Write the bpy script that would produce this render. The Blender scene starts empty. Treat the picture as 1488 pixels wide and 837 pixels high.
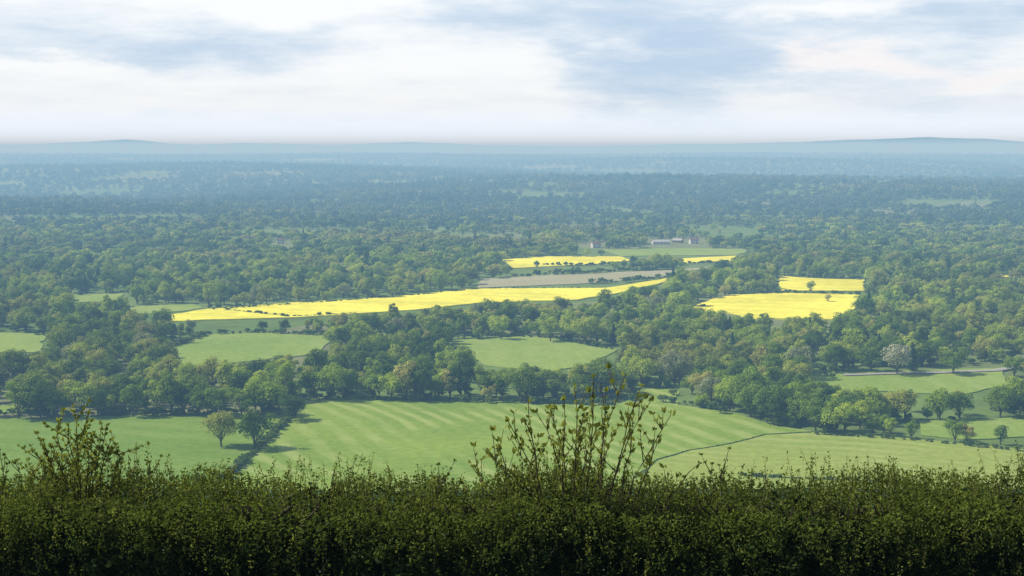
import bpy, bmesh, math, numpy as np
from mathutils import Vector
from mathutils.geometry import delaunay_2d_cdt
rng=np.random.default_rng(11)
sc=bpy.context.scene
sc.view_settings.view_transform='Standard'
sc.view_settings.look='None'
sc.view_settings.exposure=0
# ------------------------------------------------------------ camera
F=2044.0; CZ=100.0
PITCH=math.atan(203.5/F)
cam=bpy.data.cameras.new('camera'); co=bpy.data.objects.new('camera',cam)
sc.collection.objects.link(co); sc.camera=co
co.location=(0,0,CZ); co.rotation_euler=(math.pi/2-PITCH,0,0)
cam.sensor_width=36; cam.lens=18/(744.0/F); cam.clip_start=0.1; cam.clip_end=90000
# ------------------------------------------------------------ terrain height
HU=[-400,0,60,130,190,250,300,360,480,600,700,850,960,1100,1200,1340,1420,1488,1800]
HV=[212,211,210,207,203.5,209.5,211,208.5,211.5,207,211.5,214,210.5,209,205.5,200.5,202.5,208,206]
def H(x,y):
    x=np.asarray(x,float); y=np.asarray(y,float); r=np.hypot(x,y)
    base=np.interp(y,[-500,-60,-5,2,12,60,200,330,430],[112,103,98.7,98.3,95.7,78,33,4,0])
    un=np.sin(x/310+1.3)*np.cos(y/270+.4)+.6*np.sin((x+.7*y)/150+2)+.5*np.cos((x*.6-y)/430+.9)
    u2=np.sin(x/900+.3)*np.cos(y/560+.4)+.6*np.sin((x+.7*y)/470+2)
    a1=np.interp(r,[430,600,1000,2000,4000,9000],[0,.8,1.3,2.5,4,3])
    a2=np.interp(r,[1300,2500,4000,7000,9000],[0,9,19,15,6])
    rise=np.interp(y,[0,3500,6500,9000,9800,12000,60000],[0,0,18,46,50,8,0])
    hx=(np.array(HU)-744)/F*16000; hz=CZ+(215-np.array(HV))/F*16000
    hill=np.interp(x,hx,hz)*np.exp(-((y-16000)/1600)**2)
    hill=hill+6*np.exp(-((y-16000)/1600)**2)*(np.sin(x/140)+.6*np.sin(x/61+1))*.35
    fade=np.clip((13000-r)/2500,0,1)
    return base+(a1*un+a2*u2)*fade*(y>0)+rise+hill
def ray(u,v):
    a=(u-744)/F; b=(418.5-v)/F
    d=np.array([a, math.cos(PITCH)+b*math.sin(PITCH), -math.sin(PITCH)+b*math.cos(PITCH)])
    return d/d[1]
TS=np.geomspace(60,15000,5000)
def ground_at(u,v):
    d=ray(u,v); x=TS*d[0]; z=CZ+TS*d[2]
    k=np.argmax(z<=H(x,TS))
    t=TS[k] if k>0 else TS[-1]
    return np.array([d[0]*t,t])
def project(x,y,z):
    dz=z-CZ
    fw=y*math.cos(PITCH)-dz*math.sin(PITCH); up=y*math.sin(PITCH)+dz*math.cos(PITCH)
    return 744+F*x/fw, 418.5-F*up/fw, fw
# ------------------------------------------------------------ node helpers
class NT:
    def __init__(s,nt): s.nt=nt; nt.nodes.clear()
    def n(s,t,**k):
        nd=s.nt.nodes.new(t)
        for a,b in k.items(): setattr(nd,a,b)
        return nd
    def l(s,a,b): s.nt.links.new(a,b)
    def put(s,sock,v):
        if hasattr(v,'links') or isinstance(v,bpy.types.NodeSocket): s.l(v,sock)
        else: sock.default_value=v
    def m(s,op,a,b=0.0,clamp=False):
        nd=s.n('ShaderNodeMath',operation=op); nd.use_clamp=clamp
        s.put(nd.inputs[0],a); s.put(nd.inputs[1],b); return nd.outputs[0]
    def vm(s,op,a,b=(0,0,0)):
        nd=s.n('ShaderNodeVectorMath',operation=op)
        s.put(nd.inputs[0],a); s.put(nd.inputs[1],b); return nd
    def mr(s,v,a,b,c=0.0,d=1.0,smooth=True):
        nd=s.n('ShaderNodeMapRange'); nd.interpolation_type='SMOOTHSTEP' if smooth else 'LINEAR'
        s.put(nd.inputs['Value'],v)
        for k,q in zip(('From Min','From Max','To Min','To Max'),(a,b,c,d)): nd.inputs[k].default_value=q
        return nd.outputs[0]
    def mix(s,f,a,b,bt='MIX'):
        nd=s.n('ShaderNodeMix',data_type='RGBA',blend_type=bt)
        s.put(nd.inputs['Factor'],f)
        for i,q in ((6,a),(7,b)):
            if isinstance(q,tuple): q=tuple(q)+((1,) if len(q)==3 else ())
            s.put(nd.inputs[i],q)
        return nd.outputs[2]
    def noise(s,vec,scale,detail=3,rough=.55):
        nd=s.n('ShaderNodeTexNoise'); s.put(nd.inputs['Vector'],vec)
        nd.inputs['Scale'].default_value=scale; nd.inputs['Detail'].default_value=detail
        nd.inputs['Roughness'].default_value=rough; return nd
    def ramp(s,v,stops,interp='LINEAR'):
        nd=s.n('ShaderNodeValToRGB'); cr=nd.color_ramp; cr.interpolation=interp
        while len(cr.elements)<len(stops): cr.elements.new(.5)
        for e,(p,c) in zip(cr.elements,stops): e.position=p; e.color=tuple(c)+(1,)
        s.put(nd.inputs[0],v); return nd.outputs[0]
def newmat(name):
    m=bpy.data.materials.new(name); m.use_nodes=True; return m,NT(m.node_tree)
def out_diffuse(T,col,rough=1.0,bump=None,trans=0.0):
    o=T.n('ShaderNodeOutputMaterial'); d=T.n('ShaderNodeBsdfDiffuse'); T.put(d.inputs['Color'],col)
    sh=d.outputs[0]
    if trans>0:
        t=T.n('ShaderNodeBsdfTranslucent'); T.put(t.inputs['Color'],T.mix(1.0,col,(1.3,1.25,.7),'MULTIPLY'))
        mx=T.n('ShaderNodeMixShader'); mx.inputs[0].default_value=trans
        T.l(sh,mx.inputs[1]); T.l(t.outputs[0],mx.inputs[2]); sh=mx.outputs[0]
    T.l(sh,o.inputs['Surface'])
def leafmat(name,stops,trans=.35,stand_cloud=True,varscale=.5,standcol=(.29,.30,.09)):
    m,T=newmat(name)
    oi=T.n('ShaderNodeObjectInfo'); g=T.n('ShaderNodeNewGeometry')
    col=T.ramp(oi.outputs['Random'],stops)
    if stand_cloud:
        n2=T.noise(g.outputs['Position'],.0045,2)
        col=T.mix(T.mr(n2.outputs[0],.48,.68,0,.65),col,standcol)
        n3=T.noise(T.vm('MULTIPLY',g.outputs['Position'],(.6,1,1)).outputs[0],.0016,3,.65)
        col=T.mix(1.0,col,T.ramp(n3.outputs[0],[(.32,(.52,.57,.6)),(.66,(1.6,1.5,1.25))]),'MULTIPLY')  # broad cool-dark to warm-light patches mimic cloud shadow in the leaf colour
    n=T.noise(g.outputs['Position'],varscale,2)
    col=T.mix(1.0,col,T.ramp(n.outputs[0],[(.3,(.68,.68,.68)),(.7,(1.3,1.3,1.2))]),'MULTIPLY')
    out_diffuse(T,col,trans=trans); return m
# ------------------------------------------------------------ mesh helpers
def quad_mesh(name,V,Fc,mats,mi=None,smooth=False):
    me=bpy.data.meshes.new(name)
    V=np.asarray(V,np.float32); Fc=np.asarray(Fc,np.int32)
    me.vertices.add(len(V)); me.vertices.foreach_set('co',V.ravel())
    me.loops.add(Fc.size); me.loops.foreach_set('vertex_index',Fc.ravel())
    me.polygons.add(len(Fc))
    me.polygons.foreach_set('loop_start',np.arange(0,Fc.size,4,dtype=np.int32))
    me.polygons.foreach_set('loop_total',np.full(len(Fc),4,np.int32))
    for m in mats: me.materials.append(m)
    if mi is not None: me.polygons.foreach_set('material_index',np.asarray(mi,np.int32))
    me.polygons.foreach_set('use_smooth',np.full(len(Fc),smooth))
    me.update(calc_edges=True); return me
def link(name,data,loc=(0,0,0),parent=None):
    o=bpy.data.objects.new(name,data); sc.collection.objects.link(o); o.location=loc
    if parent: o.parent=parent
    return o
class Geo:
    def __init__(s): s.V=[];s.F=[];s.M=[];s.c=0
    def add(s,V,Fc,m):
        s.V.append(V); s.F.append(np.asarray(Fc)+s.c); s.M.append(np.full(len(Fc),m)); s.c+=len(V)
    def tube(s,P,R,m,n=5):
        P=np.asarray(P,float); k=len(P); a=np.linspace(0,2*np.pi,n,endpoint=False)
        d=np.gradient(P,axis=0); d/=np.linalg.norm(d,axis=1,keepdims=True)+1e-9
        ref=np.where(np.abs(d[:,2:3])>.9,np.array([[1,0,0]]),np.array([[0,0,1]]))
        e1=np.cross(d,ref); e1/=np.linalg.norm(e1,axis=1,keepdims=True)+1e-9; e2=np.cross(d,e1)
        V=(P[:,None,:]+np.asarray(R)[:,None,None]*(np.cos(a)[None,:,None]*e1[:,None,:]+np.sin(a)[None,:,None]*e2[:,None,:])).reshape(-1,3)
        Fc=[[i*n+j,i*n+(j+1)%n,(i+1)*n+(j+1)%n,(i+1)*n+j] for i in range(k-1) for j in range(n)]
        s.add(V,Fc,m)
    def leaves(s,C,Nn,size,m,aspect=.6,long_dir=None):
        n=len(C); Nn=Nn/(np.linalg.norm(Nn,axis=1,keepdims=True)+1e-9)
        t=rng.normal(size=(n,3)) if long_dir is None else long_dir+.35*rng.normal(size=(n,3))
        t-=Nn*np.sum(t*Nn,axis=1,keepdims=True); t/=np.linalg.norm(t,axis=1,keepdims=True)+1e-9
        b=np.cross(Nn,t); size=np.broadcast_to(size,(n,))[:,None]*.5
        j=lambda:1+.35*(rng.random((n,1))-.5)
        V=np.stack([C-t*size*j(),C+b*size*aspect*j()+Nn*size*.25*(rng.random((n,1))-.5),C+t*size*j(),C-b*size*aspect*j()],1).reshape(-1,3)
        s.add(V,np.arange(4*n).reshape(n,4),m)
    def mesh(s,name,mats): return quad_mesh(name,np.concatenate(s.V),np.concatenate(s.F),mats,np.concatenate(s.M))
def rdir(n):
    d=rng.normal(size=(n,3)); return d/np.linalg.norm(d,axis=1,keepdims=True)
# ------------------------------------------------------------ materials
GREENS=[(0,(.06,.115,.028)),(.25,(.125,.21,.038)),(.55,(.22,.33,.045)),(.82,(.35,.45,.065)),(1,(.34,.35,.12))]
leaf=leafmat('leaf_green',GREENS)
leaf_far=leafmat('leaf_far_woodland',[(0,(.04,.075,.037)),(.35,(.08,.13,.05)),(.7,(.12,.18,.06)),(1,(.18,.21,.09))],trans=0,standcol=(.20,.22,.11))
leaf_dark=leafmat('leaf_dark',[(0,(.03,.07,.03)),(1,(.06,.11,.04))],stand_cloud=False,trans=0)
leaf_bush=leafmat('leaf_bush',[(0,(.08,.14,.035)),(.6,(.13,.21,.045)),(1,(.2,.26,.07))],stand_cloud=False)
leaf_pale=leafmat('leaf_pale',[(0,(.24,.29,.16)),(1,(.30,.33,.19))],stand_cloud=False)
blossom=leafmat('blossom',[(0,(.36,.40,.28)),(1,(.42,.44,.34))],stand_cloud=False)
leaf_hedge=leafmat('leaf_hedge',[(0,(.11,.15,.032)),(1,(.11,.15,.032))],stand_cloud=False,varscale=3.5,trans=.4)
leaf_hedge_shade=leafmat('leaf_hedge_shade',[(0,(.03,.05,.016)),(1,(.03,.05,.016))],stand_cloud=False,varscale=3.5,trans=0)  # darkened hedge leaf: shade of the lower hedge put into its colour
leaf_shoot=leafmat('leaf_shoot',[(0,(.22,.26,.065)),(1,(.22,.26,.065))],stand_cloud=False,varscale=9,trans=.45)
bark,T=newmat('bark'); g=T.n('ShaderNodeNewGeometry')
out_diffuse(T,T.ramp(T.noise(g.outputs['Position'],4,4).outputs[0],[(.3,(.05,.04,.03)),(.7,(.14,.115,.085))]))
def fieldmat(name,c1,c2,stripe=None,ang=0,period=12,amt=.25,big=.01,fine=.35):
    m,T=newmat(name); g=T.n('ShaderNodeNewGeometry'); P=g.outputs['Position']
    n1=T.noise(P,big,4,.6); n2=T.noise(P,fine,3,.7)
    col=T.mix(T.mr(n1.outputs[0],.3,.7),c1,c2)
    col=T.mix(1.0,col,T.ramp(n2.outputs[0],[(.25,(.78,.78,.78)),(.75,(1.19,1.19,1.14))]),'MULTIPLY')
    if stripe:
        sx=T.n('ShaderNodeSeparateXYZ'); T.l(P,sx.inputs[0])
        nn=T.noise(P,.006,1); n4=T.noise(P,.05,2)
        a=T.m('ADD',T.m('MULTIPLY',sx.outputs[0],math.cos(ang)*2*math.pi/period),T.m('MULTIPLY',sx.outputs[1],math.sin(ang)*2*math.pi/period))
        a=T.m('ADD',a,T.m('MULTIPLY',nn.outputs[0],30.0*12/period)); a=T.m('ADD',a,T.m('MULTIPLY',n4.outputs[0],2.6))
        w=T.mr(T.m('SINE',a),-.6,1.0)
        w=T.m('MULTIPLY',w,T.mr(T.noise(P,.018,4,.65).outputs[0],.38,.62,.05,1))
        col=T.mix(T.m('MULTIPLY',w,amt),col,stripe)
    out_diffuse(T,col); return m
m_field=fieldmat('meadow_grass',(.165,.26,.038),(.235,.325,.05),stripe=(.37,.43,.14),ang=.45,period=9,amt=.55)
m_field2=fieldmat('ley_grass',(.225,.305,.055),(.28,.345,.075),stripe=(.38,.42,.16),ang=1.1,period=8,amt=.45)
m_left=fieldmat('pasture_grass',(.14,.235,.035),(.20,.29,.05),stripe=(.24,.32,.08),ang=1.3,period=14,amt=.35)
m_mid=fieldmat('paddock_grass',(.20,.295,.055),(.27,.35,.08),stripe=(.3,.37,.12),ang=.2,period=17,amt=.35)
m_rape=fieldmat('rapeseed_flower',(.66,.62,.06),(.90,.84,.10),stripe=(.50,.54,.07),ang=1.25,period=24,amt=.45,big=.014,fine=.15)
m_soil=fieldmat('tilled_soil',(.33,.32,.19),(.38,.36,.24),stripe=(.27,.30,.15),ang=1.3,period=30,amt=.4)
m_road=fieldmat('road_surface',(.3,.29,.27),(.36,.35,.33))
# terrain
m_ter,T=newmat('terrain_ground'); g=T.n('ShaderNodeNewGeometry'); P=g.outputs['Position']
vo=T.n('ShaderNodeTexVoronoi'); vo.inputs['Scale'].default_value=.0035
T.l(T.vm('ADD',P,T.vm('MULTIPLY',T.noise(P,.003,2).outputs['Color'],(150,150,0)).outputs[0]).outputs[0],vo.inputs['Vector'])
sp=T.n('ShaderNodeSeparateColor'); T.l(vo.outputs['Color'],sp.inputs[0])
col=T.ramp(sp.outputs[0],[(0,(.11,.17,.045)),(.3,(.14,.21,.055)),(.6,(.17,.23,.08)),(.85,(.20,.21,.11)),(1,(.12,.18,.05))])
sy=T.n('ShaderNodeSeparateXYZ'); T.l(P,sy.inputs[0])
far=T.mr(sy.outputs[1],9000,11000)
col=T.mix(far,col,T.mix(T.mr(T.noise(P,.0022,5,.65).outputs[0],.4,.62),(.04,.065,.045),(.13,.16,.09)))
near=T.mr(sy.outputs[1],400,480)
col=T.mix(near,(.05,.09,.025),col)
col=T.mix(1.0,col,T.ramp(T.noise(P,.05,5,.7).outputs[0],[(.25,(.7,.7,.7)),(.75,(1.25,1.25,1.2))]),'MULTIPLY')
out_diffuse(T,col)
# ------------------------------------------------------------ terrain mesh
az=np.radians(np.concatenate([np.arange(-180,-34,4.0),np.arange(-34,34,.22),np.arange(34,180,4.0)]))
rr=np.concatenate([[1.0],np.geomspace(2,45000,520)])
X=rr[:,None]*np.sin(az)[None,:]; Y=rr[:,None]*np.cos(az)[None,:]; Z=H(X,Y)
na=len(az); V=np.stack([X,Y,Z],-1).reshape(-1,3)
i,j=np.meshgrid(np.arange(len(rr)-1),np.arange(na),indexing='ij'); j2=(j+1)%na
Fc=np.stack([i*na+j,i*na+j2,(i+1)*na+j2,(i+1)*na+j],-1).reshape(-1,4)[:, ::-1]
me=quad_mesh('terrain',V,Fc,[m_ter],smooth=True)
link('terrain',me)
# ------------------------------------------------------------ fields
def sheet(name,poly,mat,lift,step,world=False,skirt=True):
    P=[np.array(p,float) if world else ground_at(*p) for p in poly]
    B=[]
    for a,b in zip(P,P[1:]+P[:1]):
        L=np.linalg.norm(b-a); n=max(1,int(L/(step*.5)))
        for k in range(n):
            q=a+(b-a)*k/n
            if k>0: q=q+rng.normal(size=2)*min(1.2,step*.05)
            B.append(q)
    B=np.array(B); mn=B.min(0);mx=B.max(0)
    gx,gy=np.meshgrid(np.arange(mn[0]+step/2,mx[0],step),np.arange(mn[1]+step/2,mx[1],step))
    I=np.stack([gx.ravel(),gy.ravel()],1)
    nb=len(B); pts=[Vector(p) for p in B]+[Vector(p) for p in I]
    r=delaunay_2d_cdt(pts,[(k,(k+1)%nb) for k in range(nb)],[],1,1e-4)
    vs=np.array([tuple(v) for v in r[0]]); fs=r[2]
    vz=H(vs[:,0],vs[:,1])+lift
    me=bpy.data.meshes.new(name); me.from_pydata([(a[0],a[1],z) for a,z in zip(vs,vz)],[],[tuple(f) for f in fs])
    bm=bmesh.new(); bm.from_mesh(me)
    loose=[v for v in bm.verts if not v.link_faces]; bmesh.ops.delete(bm,geom=loose,context='VERTS')
    bmesh.ops.recalc_face_normals(bm,faces=bm.faces)
    if sum(f.normal.z for f in bm.faces)<0: bmesh.ops.reverse_faces(bm,faces=bm.faces)
    if skirt:
        e=[e for e in bm.edges if e.is_boundary]
        ex=bmesh.ops.extrude_edge_only(bm,edges=e)
        for v in [q for q in ex['geom'] if isinstance(q,bmesh.types.BMVert)]: v.co.z-=lift+1.0
    bm.to_mesh(me); bm.free(); me.materials.append(mat)
    for p in me.polygons: p.use_smooth=False
    return link(name,me)
NEAR=[(432,600),(445,576),(560,580),(730,584),(900,588),(940,566),(985,566),(985,590),(1060,600),(1130,620),(1180,628),(1110,632),(1060,645),(1000,655),(955,668),(900,712),(600,716),(318,712),(360,668),(400,630)]
LEFT=[(-220,612),(0,609),(200,604),(300,601),(425,602),(395,630),(355,668),(312,712),(0,712),(-220,712)]
RIGHT=[(1182,629),(1330,638),(1400,646),(1488,654),(1700,664),(1700,712),(1200,712),(905,712),(958,669),(1003,656),(1063,646),(1112,633)]
sheet('meadow_field',NEAR,m_field,.25,14)
sheet('pasture_field',LEFT,m_left,.25,14)
sheet('ley_field',RIGHT,m_field2,.25,14)
MIDS=[[(-60,484),(62,485),(62,513),(-60,513)],
 [(245,506),(300,487),(380,483),(482,488),(464,515),(400,521),(275,537)],
 [(650,497),(740,489),(800,490),(898,509),(855,530),(800,541),(705,532)],
 [(1165,546),(1300,540),(1450,536),(1470,560),(1400,574),(1230,568)],
 [(1335,613),(1520,606),(1520,636),(1400,640),(1340,634)],
 [(875,363),(1000,361),(1095,363),(1070,371),(905,373)],
 [(105,430),(180,427),(170,438),(115,440)],
 [(190,446),(280,442),(295,448),(230,457),(190,456)],
 [(-40,592),(40,590),(40,600),(-40,602)]]
for p in MIDS: sheet('paddock_field',p,m_mid,.4,18)
RAPE=[[(230,462),(300,451),(430,441),(560,434),(620,428),(690,421),(880,420),(920,414),(968,406),(972,410),(905,426),(840,437),(700,441),(600,452),(520,457),(430,463),(330,466),(240,468)],
 [(730,379),(780,374),(900,374),(916,380),(850,386),(745,391)],
 [(990,377),(1070,373),(1060,381),(1000,383)],
 [(1132,402),(1180,406),(1256,408),(1256,424),(1134,424)],
 [(998,450),(1060,430),(1150,427),(1250,430),(1240,452),(1215,466),(1100,464),(1060,456)],
 [(1450,400),(1488,402),(1520,405),(1450,404)]]
for p in RAPE: sheet('rapeseed_field',p,m_rape,.9,20)
SOIL=[[(698,406),(800,400),(960,394),(1040,388),(1000,396),(960,404),(880,411),(820,414),(696,419)]]
for p in SOIL: sheet('fallow_field',p,m_soil,.5,20)
# ------------------------------------------------------------ road
def strip(name,pts,width,mat,lift):
    P=np.array([ground_at(*p) for p in pts]); Q=[]
    for a,b in zip(P[:-1],P[1:]):
        for k in range(8): Q.append(a+(b-a)*k/8)
    Q=np.array(Q); d=np.gradient(Q,axis=0); n=np.stack([-d[:,1],d[:,0]],1); n/=np.linalg.norm(n,axis=1,keepdims=True)
    A=Q+n*width/2; B=Q-n*width/2
    V=[(p[0],p[1],float(H(*p))+lift) for p in A]+[(p[0],p[1],float(H(*p))+lift) for p in B]; k=len(Q)
    return link(name,quad_mesh(name,V,[[i,i+1,k+i+1,k+i] for i in range(k-1)],[mat]))
strip('country_road',[(1225,547),(1290,545),(1370,543),(1450,540),(1500,530)],4.5,m_road,.75)
# ------------------------------------------------------------ trees
def tree(name,h,w,base,nl,per,ls,lm,shape='oak',core=True,limbs=7):
    G=Geo(); rz=(h-base)/2; cz=base+rz
    trunk=np.array([[0,0,-.5],[.1,0,base*.5],[.25,.15,base+.3*rz],[.1,.1,cz+.5*rz]])
    tr=.035*h; G.tube(trunk,[tr*1.2,tr*.85,tr*.6,tr*.2],0,7)
    L=[];R=[]
    ph=rng.random()*6
    for k in range(nl):
        if shape=='cone':
            t=(k+.5)/nl; a=k*2.4; rad=w*.5*(1-t)**.85*.72
            L.append([rad*math.cos(a),rad*math.sin(a),base+(h-base)*t*.97]); R.append(max(.4,w*.22*(1-t)+.3))
        else:
            d=rdir(1)[0]; 
            if d[2]<-.45: d[2]*=-.6
            f=.5+.36*rng.random()
            aa=math.atan2(d[1],d[0]); sx=1+.2*math.sin(3*aa+h)+.12*math.sin(2*aa+ph)
            L.append([d[0]*w*.5*f*sx,d[1]*w*.5*f*sx,cz+d[2]*rz*f*(1+.12*math.sin(aa+ph))]); R.append(w*(.11+.10*rng.random()))
    L=np.array(L);R=np.array(R)
    for k in range(min(limbs,nl)):
        p0=np.array([.2,.1,base*.8+rz*.3*rng.random()]); p2=L[k]; p1=(p0+p2)/2+np.array([0,0,-.06*h*rng.random()])
        G.tube([p0,p1,p2],[tr*.45,tr*.3,tr*.1],0,5)
    C=[];Nn=[]
    for c,r in zip(L,R):
        d=rdir(per); d[:,2]=np.where(d[:,2]<-.5,-d[:,2],d[:,2])
        q=c+d*np.array([1,1,.8])*r*(.55+.55*rng.random((per,1))**.7); C.append(q); Nn.append(d+np.array([0,0,.3])+.38*rng.normal(size=(per,3)))
    if core and shape!='cone':
        n=nl*per//8; d=rdir(n)*rng.random((n,1))**.5*np.array([w*.36,w*.36,rz*.72]); C.append(d+[0,0,cz]); Nn.append(rng.normal(size=(n,3)))
    C=np.concatenate(C);Nn=np.concatenate(Nn)
    G.leaves(C,Nn,ls*(.6+.8*rng.random(len(C))),1,aspect=.8)
    return G.mesh(name,[bark,lm])
hi=[tree('oak_tree',14,15,1.0,34,120,.62,leaf),tree('oak_tree',15,13,1.2,30,120,.6,leaf),
    tree('oak_tree',12.5,14,.9,26,130,.62,leaf),tree('ash_tree',16,10.5,1.4,28,110,.6,leaf),
    tree('maple_tree',12,10,.8,20,130,.6,leaf)]
me_con=tree('conifer_tree',18,7,1.0,46,70,.6,leaf_dark,'cone')
me_wil=tree('willow_tree',12,12,.8,26,120,.55,leaf_pale)
me_pop=tree('poplar_tree',19,7,1.2,26,110,.6,leaf)
me_blo=tree('blossom_tree',10,10,.7,24,100,.5,blossom)
def lokit(lf): return [tree('far_oak_tree',14,16,.5,14,34,1.6,lf,limbs=2),tree('far_oak_tree',12,18,.5,14,34,1.6,lf,limbs=2),
    tree('far_ash_tree',15,12,.5,12,34,1.5,lf,limbs=2),tree('far_maple_tree',11,15,.5,12,34,1.5,lf,limbs=2)]
me_conlo=tree('far_conifer_tree',17,8,1,18,24,1.4,leaf_dark,'cone',limbs=2)
bush=[tree('bush',3.2,4.2,.05,10,90,.42,leaf_bush,limbs=3),tree('bush',2.6,3.8,.05,9,90,.4,leaf_bush,limbs=3)]
def kit(name,meshes):
    c=bpy.data.collections.new(name)
    for k,m in enumerate(meshes):
        o=bpy.data.objects.new('%s_%s'%(chr(97+k),m.name.split('.')[0]),m); c.objects.link(o)
    return c
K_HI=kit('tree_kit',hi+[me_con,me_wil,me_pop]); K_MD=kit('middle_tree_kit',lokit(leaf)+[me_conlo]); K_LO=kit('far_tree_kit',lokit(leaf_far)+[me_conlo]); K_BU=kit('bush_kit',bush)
def scatter(name,P,S,I,coll,sz=None):
    n=len(P); me=bpy.data.meshes.new(name); me.vertices.add(n); me.vertices.foreach_set('co',np.asarray(P,np.float32).ravel())
    S=np.asarray(S,float); SZ=S*(.88+.28*rng.random(n)) if sz is None else S*sz
    A=me.attributes.new('scl','FLOAT_VECTOR','POINT'); A.data.foreach_set('vector',np.stack([S,S*(.9+.2*rng.random(n)),SZ],1).astype(np.float32).ravel())
    A=me.attributes.new('rot','FLOAT_VECTOR','POINT'); A.data.foreach_set('vector',np.stack([rng.normal(size=n)*.03,rng.normal(size=n)*.03,rng.random(n)*6.283],1).astype(np.float32).ravel())
    A=me.attributes.new('idx','INT','POINT'); A.data.foreach_set('value',np.asarray(I,np.int32))
    o=link(name,me)
    ng=bpy.data.node_groups.new(name+'_scatter','GeometryNodeTree')
    ng.interface.new_socket('Geometry',in_out='INPUT',socket_type='NodeSocketGeometry')
    ng.interface.new_socket('Geometry',in_out='OUTPUT',socket_type='NodeSocketGeometry')
    N=ng.nodes; gi=N.new('NodeGroupInput'); go=N.new('NodeGroupOutput'); ip=N.new('GeometryNodeInstanceOnPoints'); ci=N.new('GeometryNodeCollectionInfo')
    ci.inputs['Collection'].default_value=coll; ci.inputs['Separate Children'].default_value=True; ci.inputs['Reset Children'].default_value=True
    ip.inputs['Pick Instance'].default_value=True
    def attr(nm,dt):
        a=N.new('GeometryNodeInputNamedAttribute'); a.data_type=dt; a.inputs['Name'].default_value=nm; return a.outputs['Attribute']
    L=ng.links; L.new(gi.outputs[0],ip.inputs['Points']); L.new(ci.outputs[0],ip.inputs['Instance'])
    L.new(attr('idx','INT'),ip.inputs['Instance Index']); L.new(attr('rot','FLOAT_VECTOR'),ip.inputs['Rotation']); L.new(attr('scl','FLOAT_VECTOR'),ip.inputs['Scale'])
    L.new(ip.outputs[0],go.inputs[0])
    md=o.modifiers.new('scatter','NODES'); md.node_group=ng
    return o
def inpoly(u,v,poly):
    r=np.zeros(u.shape,bool); n=len(poly); j=n-1
    for i in range(n):
        xi,yi=poly[i]; xj,yj=poly[j]
        c=((yi>v)!=(yj>v))&(u<(xj-xi)*(v-yi)/((yj-yi) if yj!=yi else 1e-9)+xi)
        r^=c; j=i
    return r
BUILD=[[(838,353),(880,353),(880,361),(838,361)],[(942,348),(1022,348),(1022,357),(942,357)],[(398,350),(420,350),(420,355),(398,355)],[(1472,520),(1500,520),(1500,535),(1472,535)]]
KEEP=[NEAR,LEFT,RIGHT]+MIDS+RAPE+SOIL+BUILD+[[(1220,540),(1500,525),(1500,545),(1225,550)]]
KEEP+= [[(-2000,640),(3000,680),(3000,1000),(-2000,1000)]]
# candidate woodland points
Ps=[]; r=455.0
while r<10400:
    s=np.interp(r,[450,1000,2000,4000,7000,10000],[8.8,9.8,14.5,23,34,44])
    a=np.arange(-.46,.46,s/r); a=a+(rng.random(len(a))-.5)*s/r*1.3; q=r+(rng.random(len(a))-.5)*s*1.1
    Ps.append(np.stack([q*np.sin(a),q*np.cos(a)],1)); r+=s
Pt=np.concatenate(Ps); x,y=Pt.T; z=H(x,y)
S=.42+.66*rng.random(len(x)); S*=np.interp(y,[450,700,1500,3000],[.95,.92,.85,1.0])
u,v,fw=project(x,y,z); hp=13.8*S/fw*F; wp=6.2*S/fw*F
ok=np.ones(len(x),bool)
for poly in KEEP:
    bad=np.zeros(len(x),bool)
    for du,dv in ((0,0),(0,.25),(0,.5),(0,.8),(-.7,.5),(.7,.5),(-.8,.15),(.8,.15)):
        bad|=inpoly(u+du*wp,v-dv*hp,poly)
    ok&=~bad
# clearings between the woods
cl=np.sin(x/170+y/410)+np.sin(y/95+1.3*np.sin(x/240))+.8*np.sin((x-1.7*y)/310+2)
th=np.interp(y,[450,900,1300,2000,2300],[2.6,2.25,1.85,2.0,9])
ok&=~(cl>th)
for _ in range(115):
    cy=rng.uniform(1400,8000); cx=rng.uniform(-.42,.42)*cy; a=rng.uniform(35,110)*(.6+cy/6000); b=rng.uniform(45,100)*(.6+cy/4500); t=rng.normal()*.4
    dx=(x-cx)*math.cos(t)+(y-cy)*math.sin(t); dy=-(x-cx)*math.sin(t)+(y-cy)*math.cos(t)
    ok&=~((np.abs(dx/a)**3+np.abs(dy/b)**3<1)&(rng.random(len(x))>.05))
x,y,z,S=x[ok],y[ok],z[ok],S[ok]
def pick(n,w): w=np.array(w,float); return rng.choice(len(w),size=n,p=w/w.sum())
k=y<1200
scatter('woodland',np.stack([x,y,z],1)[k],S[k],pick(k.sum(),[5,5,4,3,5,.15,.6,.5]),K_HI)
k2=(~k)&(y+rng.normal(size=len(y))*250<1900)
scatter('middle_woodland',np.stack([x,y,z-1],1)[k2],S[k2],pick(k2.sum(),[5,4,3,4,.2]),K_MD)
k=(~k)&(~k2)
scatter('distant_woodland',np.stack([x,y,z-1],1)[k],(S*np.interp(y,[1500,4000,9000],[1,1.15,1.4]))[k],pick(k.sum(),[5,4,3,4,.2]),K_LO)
ub=x[y<900]; yb=y[y<900]; n=len(ub)
bx=ub+rng.normal(size=n)*4; by=yb-3+rng.normal(size=n)*2.0
scatter('undergrowth',np.stack([bx,by,H(bx,by)],1),.7+.6*rng.random(n),pick(n,[1,1]),K_BU)
bx=rng.uniform(-45,45,60); by=rng.uniform(-32,-12,60)
scatter('sky_block_trees',np.stack([bx,by,H(bx,by)],1),.8+.3*rng.random(60),pick(60,[5,5,4,3,.1]),K_LO)  # unseen trees added behind the camera to keep sky light off the hedge
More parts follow.
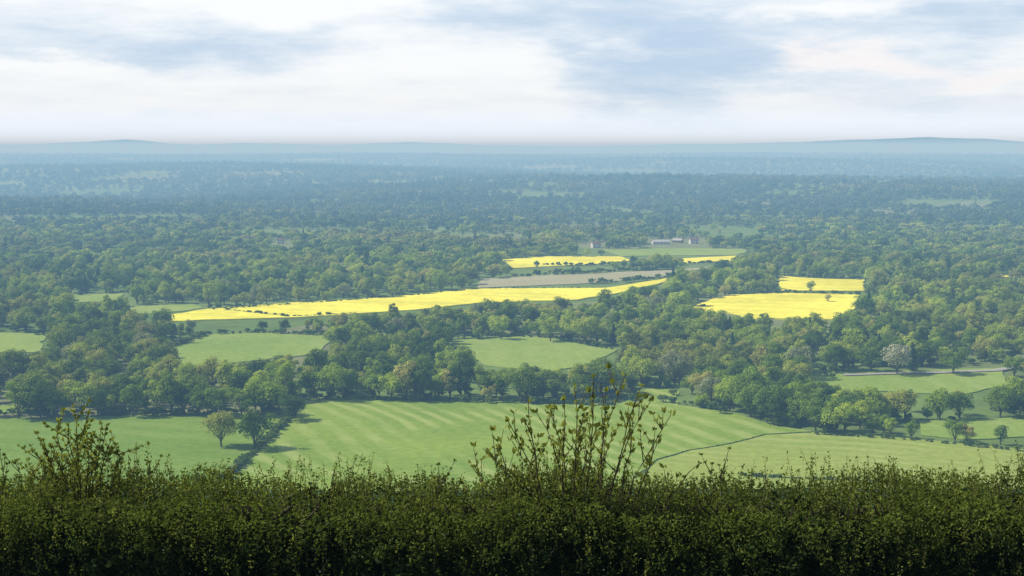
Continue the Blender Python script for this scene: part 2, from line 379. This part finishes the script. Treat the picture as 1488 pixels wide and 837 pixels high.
# hedgerows
def hedgerow(pts,scale,dens=2.2,jit=.6,sz=1.0):
    P=[ground_at(*p) for p in pts]; Q=[]
    for a,b in zip(P[:-1],P[1:]):
        n=max(1,int(np.linalg.norm(b-a)/(dens*scale)))
        for t in range(n): Q.append(a+(b-a)*(t+rng.random()*.5)/n+rng.normal(size=2)*jit*scale)
    Q=np.array(Q); n=len(Q)
    scatter('hedgerow',np.column_stack([Q,H(Q[:,0],Q[:,1])]),scale*(.55+.75*rng.random(n)**1.5),pick(n,[1,1]),K_BU,sz)
hedgerow([(318,705),(345,682),(360,668),(400,630),(428,602)],.75,1.8)
hedgerow([(955,669),(1000,656),(1060,646),(1110,633),(1182,629)],.17,3.5)
hedgerow([(1075,692),(1120,695),(1235,699),(1330,706)],.4,2.0)
hedgerow([(1185,632),(1330,641),(1488,657),(1600,664)],.6,4)
hedgerow([(960,585),(1000,588),(1045,597)],1.1,2.5)
hedgerow([(748,403),(800,400),(860,398),(985,391)],1.6,2.6)
hedgerow([(860,413),(915,410),(975,404)],1.3,3)
hedgerow([(780,386),(850,387),(920,384),(1000,384),(1060,383)],1.3,3)
hedgerow([(300,452),(480,440),(620,429),(700,421),(880,420)],.5,3)
hedgerow([(255,504),(300,487),(380,484),(478,489)],1.0,3)
hedgerow([(1132,402),(1256,408)],1.1,4)
hedgerow([(1060,430),(1150,427),(1250,430)],1.1,4)
hedgerow([(330,452),(420,462),(520,457)],.8,3)
hedgerow([(0,604),(200,604),(430,600)],.9,2.4)
hedgerow([(440,580),(560,582),(730,586),(900,590)],.9,2.4)
hedgerow([(740,489),(800,492),(893,510)],.9,4)
# individually placed trees
def plant(u,v,hpx,kind=None,name=None):
    p=ground_at(u,v); zz=float(H(*p)); _,_,fw=project(p[0],p[1],zz)
    m={'con':me_con,'wil':me_wil,'blo':me_blo}.get(kind) or hi[int(rng.integers(len(hi))) if kind is None else kind]
    hh={'con':18,'wil':12,'blo':10}.get(kind) or [14,15,12.5,16,12][hi.index(m)]
    s=hpx*fw/F/hh; nm=m.name.split('.')[0]
    o=link(nm,m,(p[0],p[1],zz-.1)); o.scale=(s*rng.uniform(.92,1.08),s,s*rng.uniform(.97,1.03)); o.rotation_euler=(0,0,rng.uniform(0,6.28))
for a in [(322,650,54,0),(369,653,60,1),(422,612,40,2),(800,497,38,1),(851,502,42,0),(728,494,34,4),(1203,440,14,4),
          (1277,518,34,'con'),(1303,545,48,'blo'),(980,560,52,'wil'),(1160,552,50,'wil'),(260,432,26,'con'),(770,358,24,'con'),(1176,500,40,'con'),
          (1268,632,26,4),(1325,638,28,4),(1388,643,34,2),(1405,645,30,4),(1454,647,32,3),(1266,540,40,2),(1325,540,44,'con'),(1385,545,38,2),
          (1118,612,56,0),(1165,618,52,1),(1215,630,44,2),(1060,598,52,1),(1090,606,50,0),(1250,622,44,1),(1300,612,46,0),(1365,612,50,1),(1474,600,56,1),(1474,548,34,0),(1492,550,30,2),
          (290,712,26,4),(780,390,12,4),(1178,425,18,4)]: plant(*a)
for uu in range(-10,430,30): plant(uu+rng.uniform(-9,9),604+rng.uniform(-4,3)+(4 if uu<150 else 0),rng.uniform(40,62))
for uu in range(452,900,28): plant(uu+rng.uniform(-8,8),580+rng.uniform(-4,3),rng.uniform(40,60))
# ------------------------------------------------------------ houses
def flat(name,c):
    m,T=newmat(name); g=T.n('ShaderNodeNewGeometry')
    out_diffuse(T,T.mix(T.mr(T.noise(g.outputs['Position'],1.5,4).outputs[0],.3,.7),tuple(q*.85 for q in c),c)); return m
m_white=flat('render_white',(.62,.61,.57)); m_brick=flat('brick_red',(.3,.18,.13)); m_tile=flat('roof_tile',(.2,.13,.1)); m_slate=flat('roof_slate',(.42,.42,.43)); m_glass=flat('window_dark',(.03,.035,.045)); m_dor=flat('door_paint',(.1,.07,.05))
def boxm(name,sx,sy,sz,c,mat,par):
    bm=bmesh.new(); bmesh.ops.create_cube(bm,size=1)
    for v in bm.verts: v.co=Vector((v.co.x*sx,v.co.y*sy,v.co.z*sz))+Vector(c)
    me=bpy.data.meshes.new(name); bm.to_mesh(me); bm.free(); me.materials.append(mat); return link(name,me,parent=par)
def house(name,u,v,w,d,h,rot,wall,roof,chim=True,pitch=.6):
    p=ground_at(u,v); e=link(name,None,(p[0],p[1],float(H(*p))-.1)); e.rotation_euler=(0,0,rot)
    rh=d*.5*pitch*1.2; me=bpy.data.meshes.new('walls'); a,b=w/2,d/2
    me.from_pydata([(-a,-b,0),(a,-b,0),(a,b,0),(-a,b,0),(-a,-b,h),(a,-b,h),(a,b,h),(-a,b,h),(-a,0,h+rh),(a,0,h+rh)],[],[(0,1,5,4),(2,3,7,6),(1,2,6,9,5),(3,0,4,8,7)])
    me.materials.append(wall); link('walls',me,parent=e)
    o=.45; k=rh/b; me=bpy.data.meshes.new('roof'); t=.22; A=a+o; B=b+o; ze=h-o*k+.06; zr=h+rh+.06
    vs=[]; 
    for q in (0,t): vs+=[(-A,-B,ze+q),(A,-B,ze+q),(A,0,zr+q),(-A,0,zr+q),(A,B,ze+q),(-A,B,ze+q)]
    me.from_pydata(vs,[],[(6,7,8,9),(9,8,10,11),(3,2,1,0),(5,4,2,3),(0,1,7,6),(4,5,11,10),(1,2,8,7),(2,4,10,8),(0,6,9,3),(3,9,11,5)])
    me.materials.append(roof); link('roof',me,parent=e)
    if chim: boxm('chimney',.9,.9,2.4,(a*.6,0,h+rh+.4),m_brick,e)
    n=max(2,int(w/3.2)); rows=[1.4] if h<4 else [1.4,3.9]
    for kk in range(n):
        xx=-a+w*(kk+.5)/n
        for zz in rows:
            if kk==n//2 and zz<2: boxm('door',1,.06,2.1,(xx,-b-.03,1.05),m_dor,e)
            else: boxm('window_%d'%kk,1.1,.06,1.2,(xx,-b-.03,zz),m_glass,e)
house('farm_house',866,360,9,6,4.2,.3,m_white,m_tile)
house('farm_barn',960,355,18,8,3.0,.1,m_white,m_slate,False,.3); house('farm_barn',985,353,10,7,3.0,-.5,m_brick,m_slate,False,.4); house('farm_house',1008,354,9,6,4.1,.2,m_white,m_tile)
house('country_house',408,354,8,5,4.1,.2,m_white,m_tile)
house('cottage',1487,532,8,6,3.0,.5,m_brick,m_slate)
# ------------------------------------------------------------ foreground hedge
def topz(x): return 96.98+.05*np.sin(x*1.7+1)+.035*np.sin(x*4.1)+.025*np.sin(x*9.3+2)
G=Geo(); n=150000
hx=rng.uniform(-6.5,6.5,n); side=rng.random(n)
zt=topz(hx)
dep=np.abs(rng.normal(size=n))*.16
fr=side<.58
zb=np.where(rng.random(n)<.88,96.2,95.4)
hz=np.where(fr,zb+(zt-zb)*rng.random(n)**.85,zt-dep*.9)
bul=.10*np.sin(hx*2.3)+.08*np.sin(hx*5.7+1+hz*4)+.06*np.sin(hx*12.3+3*np.sin(hz*9))+.05*np.sin(hx*23+hz*17)
hy=np.where(fr,11.38+bul+dep,rng.uniform(11.3,12.9,n))
hz+=.05*np.sin(hx*31+hy*13)*rng.random(n); rnd=np.clip((hz-(zt-.25))/.25,0,1); hy=np.where(fr,hy+.22*rnd,hy)
C=np.stack([hx,hy,hz],1); Nn=np.where(fr[:,None],[0,-1.,.7],[0,-.2,1.])+.8*rng.normal(size=(n,3))
low=(hz<96.68+.10*np.sin(hx*3.1)+.12*rng.normal(size=n))  # leaves towards the bottom get the painted shade colour
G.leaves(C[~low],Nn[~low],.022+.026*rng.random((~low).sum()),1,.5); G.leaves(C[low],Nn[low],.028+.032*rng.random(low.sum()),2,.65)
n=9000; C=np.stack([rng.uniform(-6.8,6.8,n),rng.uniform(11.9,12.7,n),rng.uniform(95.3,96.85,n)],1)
G.leaves(C,np.array([0,-1,.2])+.6*rng.normal(size=(n,3)),.16,2,.8)  # big leaves in the same painted shade colour fill the inside
for _ in range(3600):
    x0=rng.uniform(-6.4,6.4); y0=rng.uniform(11.2,12.8); z0=float(topz(np.array(x0)))-.12; L=.06+.20*rng.random()**2.2*(1+.6*math.sin(x0*2.9))
    if y0<11.6: z0-=.5*rng.random()
    dx,dy=rng.normal(size=2)*.2
    t=np.linspace(0,1,4)[:,None]; P=np.array([x0,y0,z0])+t*np.array([dx*L,dy*L,L+.08])+t**2*np.array([dx,dy,0])*.1
    G.tube(P,[.003,.0025,.002,.001],0,3)
    k=int(9+L*60); tt=rng.random(k)[:,None]; c=P[0]+(P[-1]-P[0])*tt+rng.normal(size=(k,3))*.014
    G.leaves(c,rng.normal(size=(k,3)),.017+.02*rng.random(k),1 if rng.random()<.7 else 3,.5)
for _ in range(260):
    x0=rng.uniform(-6.5,6.5); P=np.array([[x0,12,95.4],[x0+rng.normal()*.2,11.8,96.2],[x0+rng.normal()*.35,11.6,97]]); G.tube(P,[.02,.014,.006],0,4)
link('hedge',G.mesh('hedge',[bark,leaf_hedge,leaf_hedge_shade,leaf_shoot]))
def at(u,v,y): d=ray(u,v)*y; return np.array([d[0],y,CZ+d[2]])
def sapling(name,stems,yy,bud,lm,lsz,fork=3,width=.5,spread=.55,gap=.055):
    G=Geo()
    for (u0,u1,v1) in stems:
        y0=yy+rng.normal()*.12; a=at(u0,715,y0); b=at(u1,v1,y0+rng.normal()*.15)
        a[2]-=.5; n=9; t=np.linspace(0,1,n)[:,None]; side=rng.normal(size=3)*.07; side[2]=0
        P=a+(b-a)*t+np.sin(t*np.pi)*side+rng.normal(size=(n,3))*.009
        G.tube(P,np.linspace(.009,.003,n),0,5)
        lines=[(P,.42)]
        for _ in range(fork):
            k=int(rng.integers(4,8)); L=.10+.2*rng.random(); d=np.array([rng.normal()*spread,rng.normal()*.4,1]); d/=np.linalg.norm(d)
            q=P[k]+np.linspace(0,1,4)[:,None]*d*L; q[:,0]+=np.linspace(0,1,4)**2*d[0]*-.04
            G.tube(q,[.005,.004,.003,.002],0,4); lines.append((q,.1))
        for q,s0 in lines:
            Ls=np.linalg.norm(q[-1]-q[0]); m=max(3,int(Ls*(1-s0)/gap))
            for tt in np.linspace(s0,1,m):
                if rng.random()<.15: continue
                f=tt*(len(q)-1); i0=min(int(f),len(q)-2); c=q[i0]+(q[i0+1]-q[i0])*(f-i0); ax=q[i0+1]-q[i0]; ax/=np.linalg.norm(ax)
                kk=bud if tt<.97 else bud+3
                ang=rng.random(kk)*6.28; out=np.stack([np.cos(ang),np.sin(ang),np.zeros(kk)],1)
                ld=ax*.9+out*1.0; ld/=np.linalg.norm(ld,axis=1,keepdims=True); sz=lsz*(.5+.8*rng.random(kk))
                G.leaves(c+ld*sz[:,None]*.5,out+.4*rng.normal(size=(kk,3)),sz,1,width,long_dir=ld)
    return link(name,G.mesh(name,[bark,lm]))
st=[(790,738,610),(800,765,575),(800,700,650),(820,800,595),(830,836,565),(840,862,548),(850,880,570),(860,905,545),(868,930,560),(875,945,585),(880,975,598),(845,850,600),(815,780,600),(880,915,610),(830,715,665),(890,1015,672),(870,955,640),(810,745,640),(855,895,620),(825,820,585),(780,690,680),(800,725,655),(835,870,630),(845,840,640)]
sapling('hazel_sapling',st,11.9,2,leaf_shoot,.056,fork=4)
st=[(110,62,640),(112,85,612),(115,105,585),(118,130,600),(120,155,620),(108,50,655),(122,172,645),(115,100,615),(117,128,630),(112,75,645),(120,145,655),(105,40,670),(125,175,668),(112,68,655),(118,160,640)]
sapling('elder_sapling',st,12.3,4,leaf_shoot,.042,5,spread=1.1,gap=.04)
st=[(200+rng.normal()*8,185+rng.normal()*10,674) for _ in range(3)]+[(640,636,678),(480,486,682),(20,5,668),(25,22,672),(1050,1035,674),(1060,1052,676)]
sapling('bramble_shoots',st,12.2,3,leaf_hedge,.035,2)
# ------------------------------------------------------------ haze (air with real depth; its emission stands in for scattered light)
m,T=newmat('glowing_haze_air'); o=T.n('ShaderNodeOutputMaterial')
beta=np.array([14.5e-5,23.0e-5,30.0e-5]); Lh=np.array([.48,.61,.705]); D=3.1e-4
ab=T.n('ShaderNodeVolumeAbsorption'); ab.inputs['Color'].default_value=tuple(1-beta/D)+(1,); ab.inputs['Density'].default_value=D
em=T.n('ShaderNodeEmission'); em.inputs['Color'].default_value=tuple(beta*Lh*1e4)+(1,); em.inputs['Strength'].default_value=1e-4
ad=T.n('ShaderNodeAddShader'); T.l(ab.outputs[0],ad.inputs[0]); T.l(em.outputs[0],ad.inputs[1]); T.l(ad.outputs[0],o.inputs['Volume'])
ztop=140.0
hzo=boxm('glowing_haze',60000,46000,ztop+380,(0,20000,(ztop-380)/2),m,None)
# ------------------------------------------------------------ sun + sky
sd=Vector((-.74,.10,.74)).normalized()
sl=bpy.data.lights.new('sun','SUN'); sl.energy=4.9; sl.angle=math.radians(.6); sl.color=(1,.95,.82)
so=link('sun',sl,(-200,100,400)); so.rotation_euler=sd.to_track_quat('Z','Y').to_euler()
w=bpy.data.worlds.new('World'); sc.world=w; w.use_nodes=True; T=NT(w.node_tree)
sky=T.n('ShaderNodeTexSky',sky_type='NISHITA'); sky.sun_disc=False
sky.sun_elevation=math.asin(sd.z); sky.sun_rotation=math.atan2(sd.x,sd.y)%(2*math.pi)
tc=T.n('ShaderNodeTexCoord'); Dv=tc.outputs['Generated']
st_=T.vm('MULTIPLY',Dv,(9,9,34)).outputs[0]
nz=T.noise(st_,1.0,6,.6)
off=T.vm('MULTIPLY',T.vm('SUBTRACT',nz.outputs['Color'],(.5,.5,.5)).outputs[0],(.26,0,.06)).outputs[0]
Dd=T.vm('ADD',Dv,off).outputs[0]
def blob(u,v,hw,hh):
    d=ray(u,v); d=d/np.linalg.norm(d)
    q=T.vm('MULTIPLY',T.vm('SUBTRACT',Dd,tuple(d)).outputs[0],(F/hw,.5,F/hh)).outputs[0]
    return T.mr(T.vm('LENGTH',q).outputs['Value'],0,1,1,0)
def addall(L):
    s=L[0]
    for b in L[1:]: s=T.m('ADD',s,b)
    return s
dark=addall([T.m('MULTIPLY',blob(120,62,460,70),.7),T.m('MULTIPLY',blob(330,80,260,50),.6),T.m('MULTIPLY',blob(880,20,460,75),1.1),T.m('MULTIPLY',blob(1040,85,300,85),1.0),T.m('MULTIPLY',blob(1400,25,300,70),1.1),T.m('MULTIPLY',blob(960,150,200,120),.6),T.m('MULTIPLY',blob(1380,140,300,80),.4)])
bright=addall([blob(420,5,260,40),T.m('MULTIPLY',blob(640,85,360,60),.5),T.m('MULTIPLY',blob(1230,92,170,24),.9),T.m('MULTIPLY',blob(1440,104,90,22),.9),T.m('MULTIPLY',blob(1180,12,160,24),.9),blob(60,100,160,24)])
nf=T.noise(T.vm('MULTIPLY',Dv,(13,13,75)).outputs[0],1.3,8,.64).outputs[0]
f=T.m('ADD',T.m('SUBTRACT',dark,T.m('MULTIPLY',bright,.75)),T.m('MULTIPLY',T.m('SUBTRACT',nf,.5),1.5))
f=T.mr(f,-.35,1.5)
sz=T.n('ShaderNodeSeparateXYZ'); T.l(Dv,sz.inputs[0])
cloud=T.mix(f,(1.02,1.055,1.07),(.53,.68,.87))
pink=T.mr(addall([blob(1250,90,200,30),blob(1440,104,100,26)]),.1,.9)
cloud=T.mix(T.m('MULTIPLY',pink,.3),cloud,(1.0,.86,.85))
b1=T.n('ShaderNodeBackground'); T.l(sky.outputs[0],b1.inputs[0]); b1.inputs[1].default_value=.1
b2=T.n('ShaderNodeBackground'); T.l(T.mix(T.mr(sz.outputs[2],.0,.035),(1.05,1.25,1.5),cloud),b2.inputs[0]); b2.inputs[1].default_value=1.0
mx=T.n('ShaderNodeMixShader'); T.l(T.mr(sz.outputs[2],.12,.34,.97,.12),mx.inputs[0]); T.l(b1.outputs[0],mx.inputs[1]); T.l(b2.outputs[0],mx.inputs[2])
o=T.n('ShaderNodeOutputWorld'); T.l(mx.outputs[0],o.inputs['Surface'])
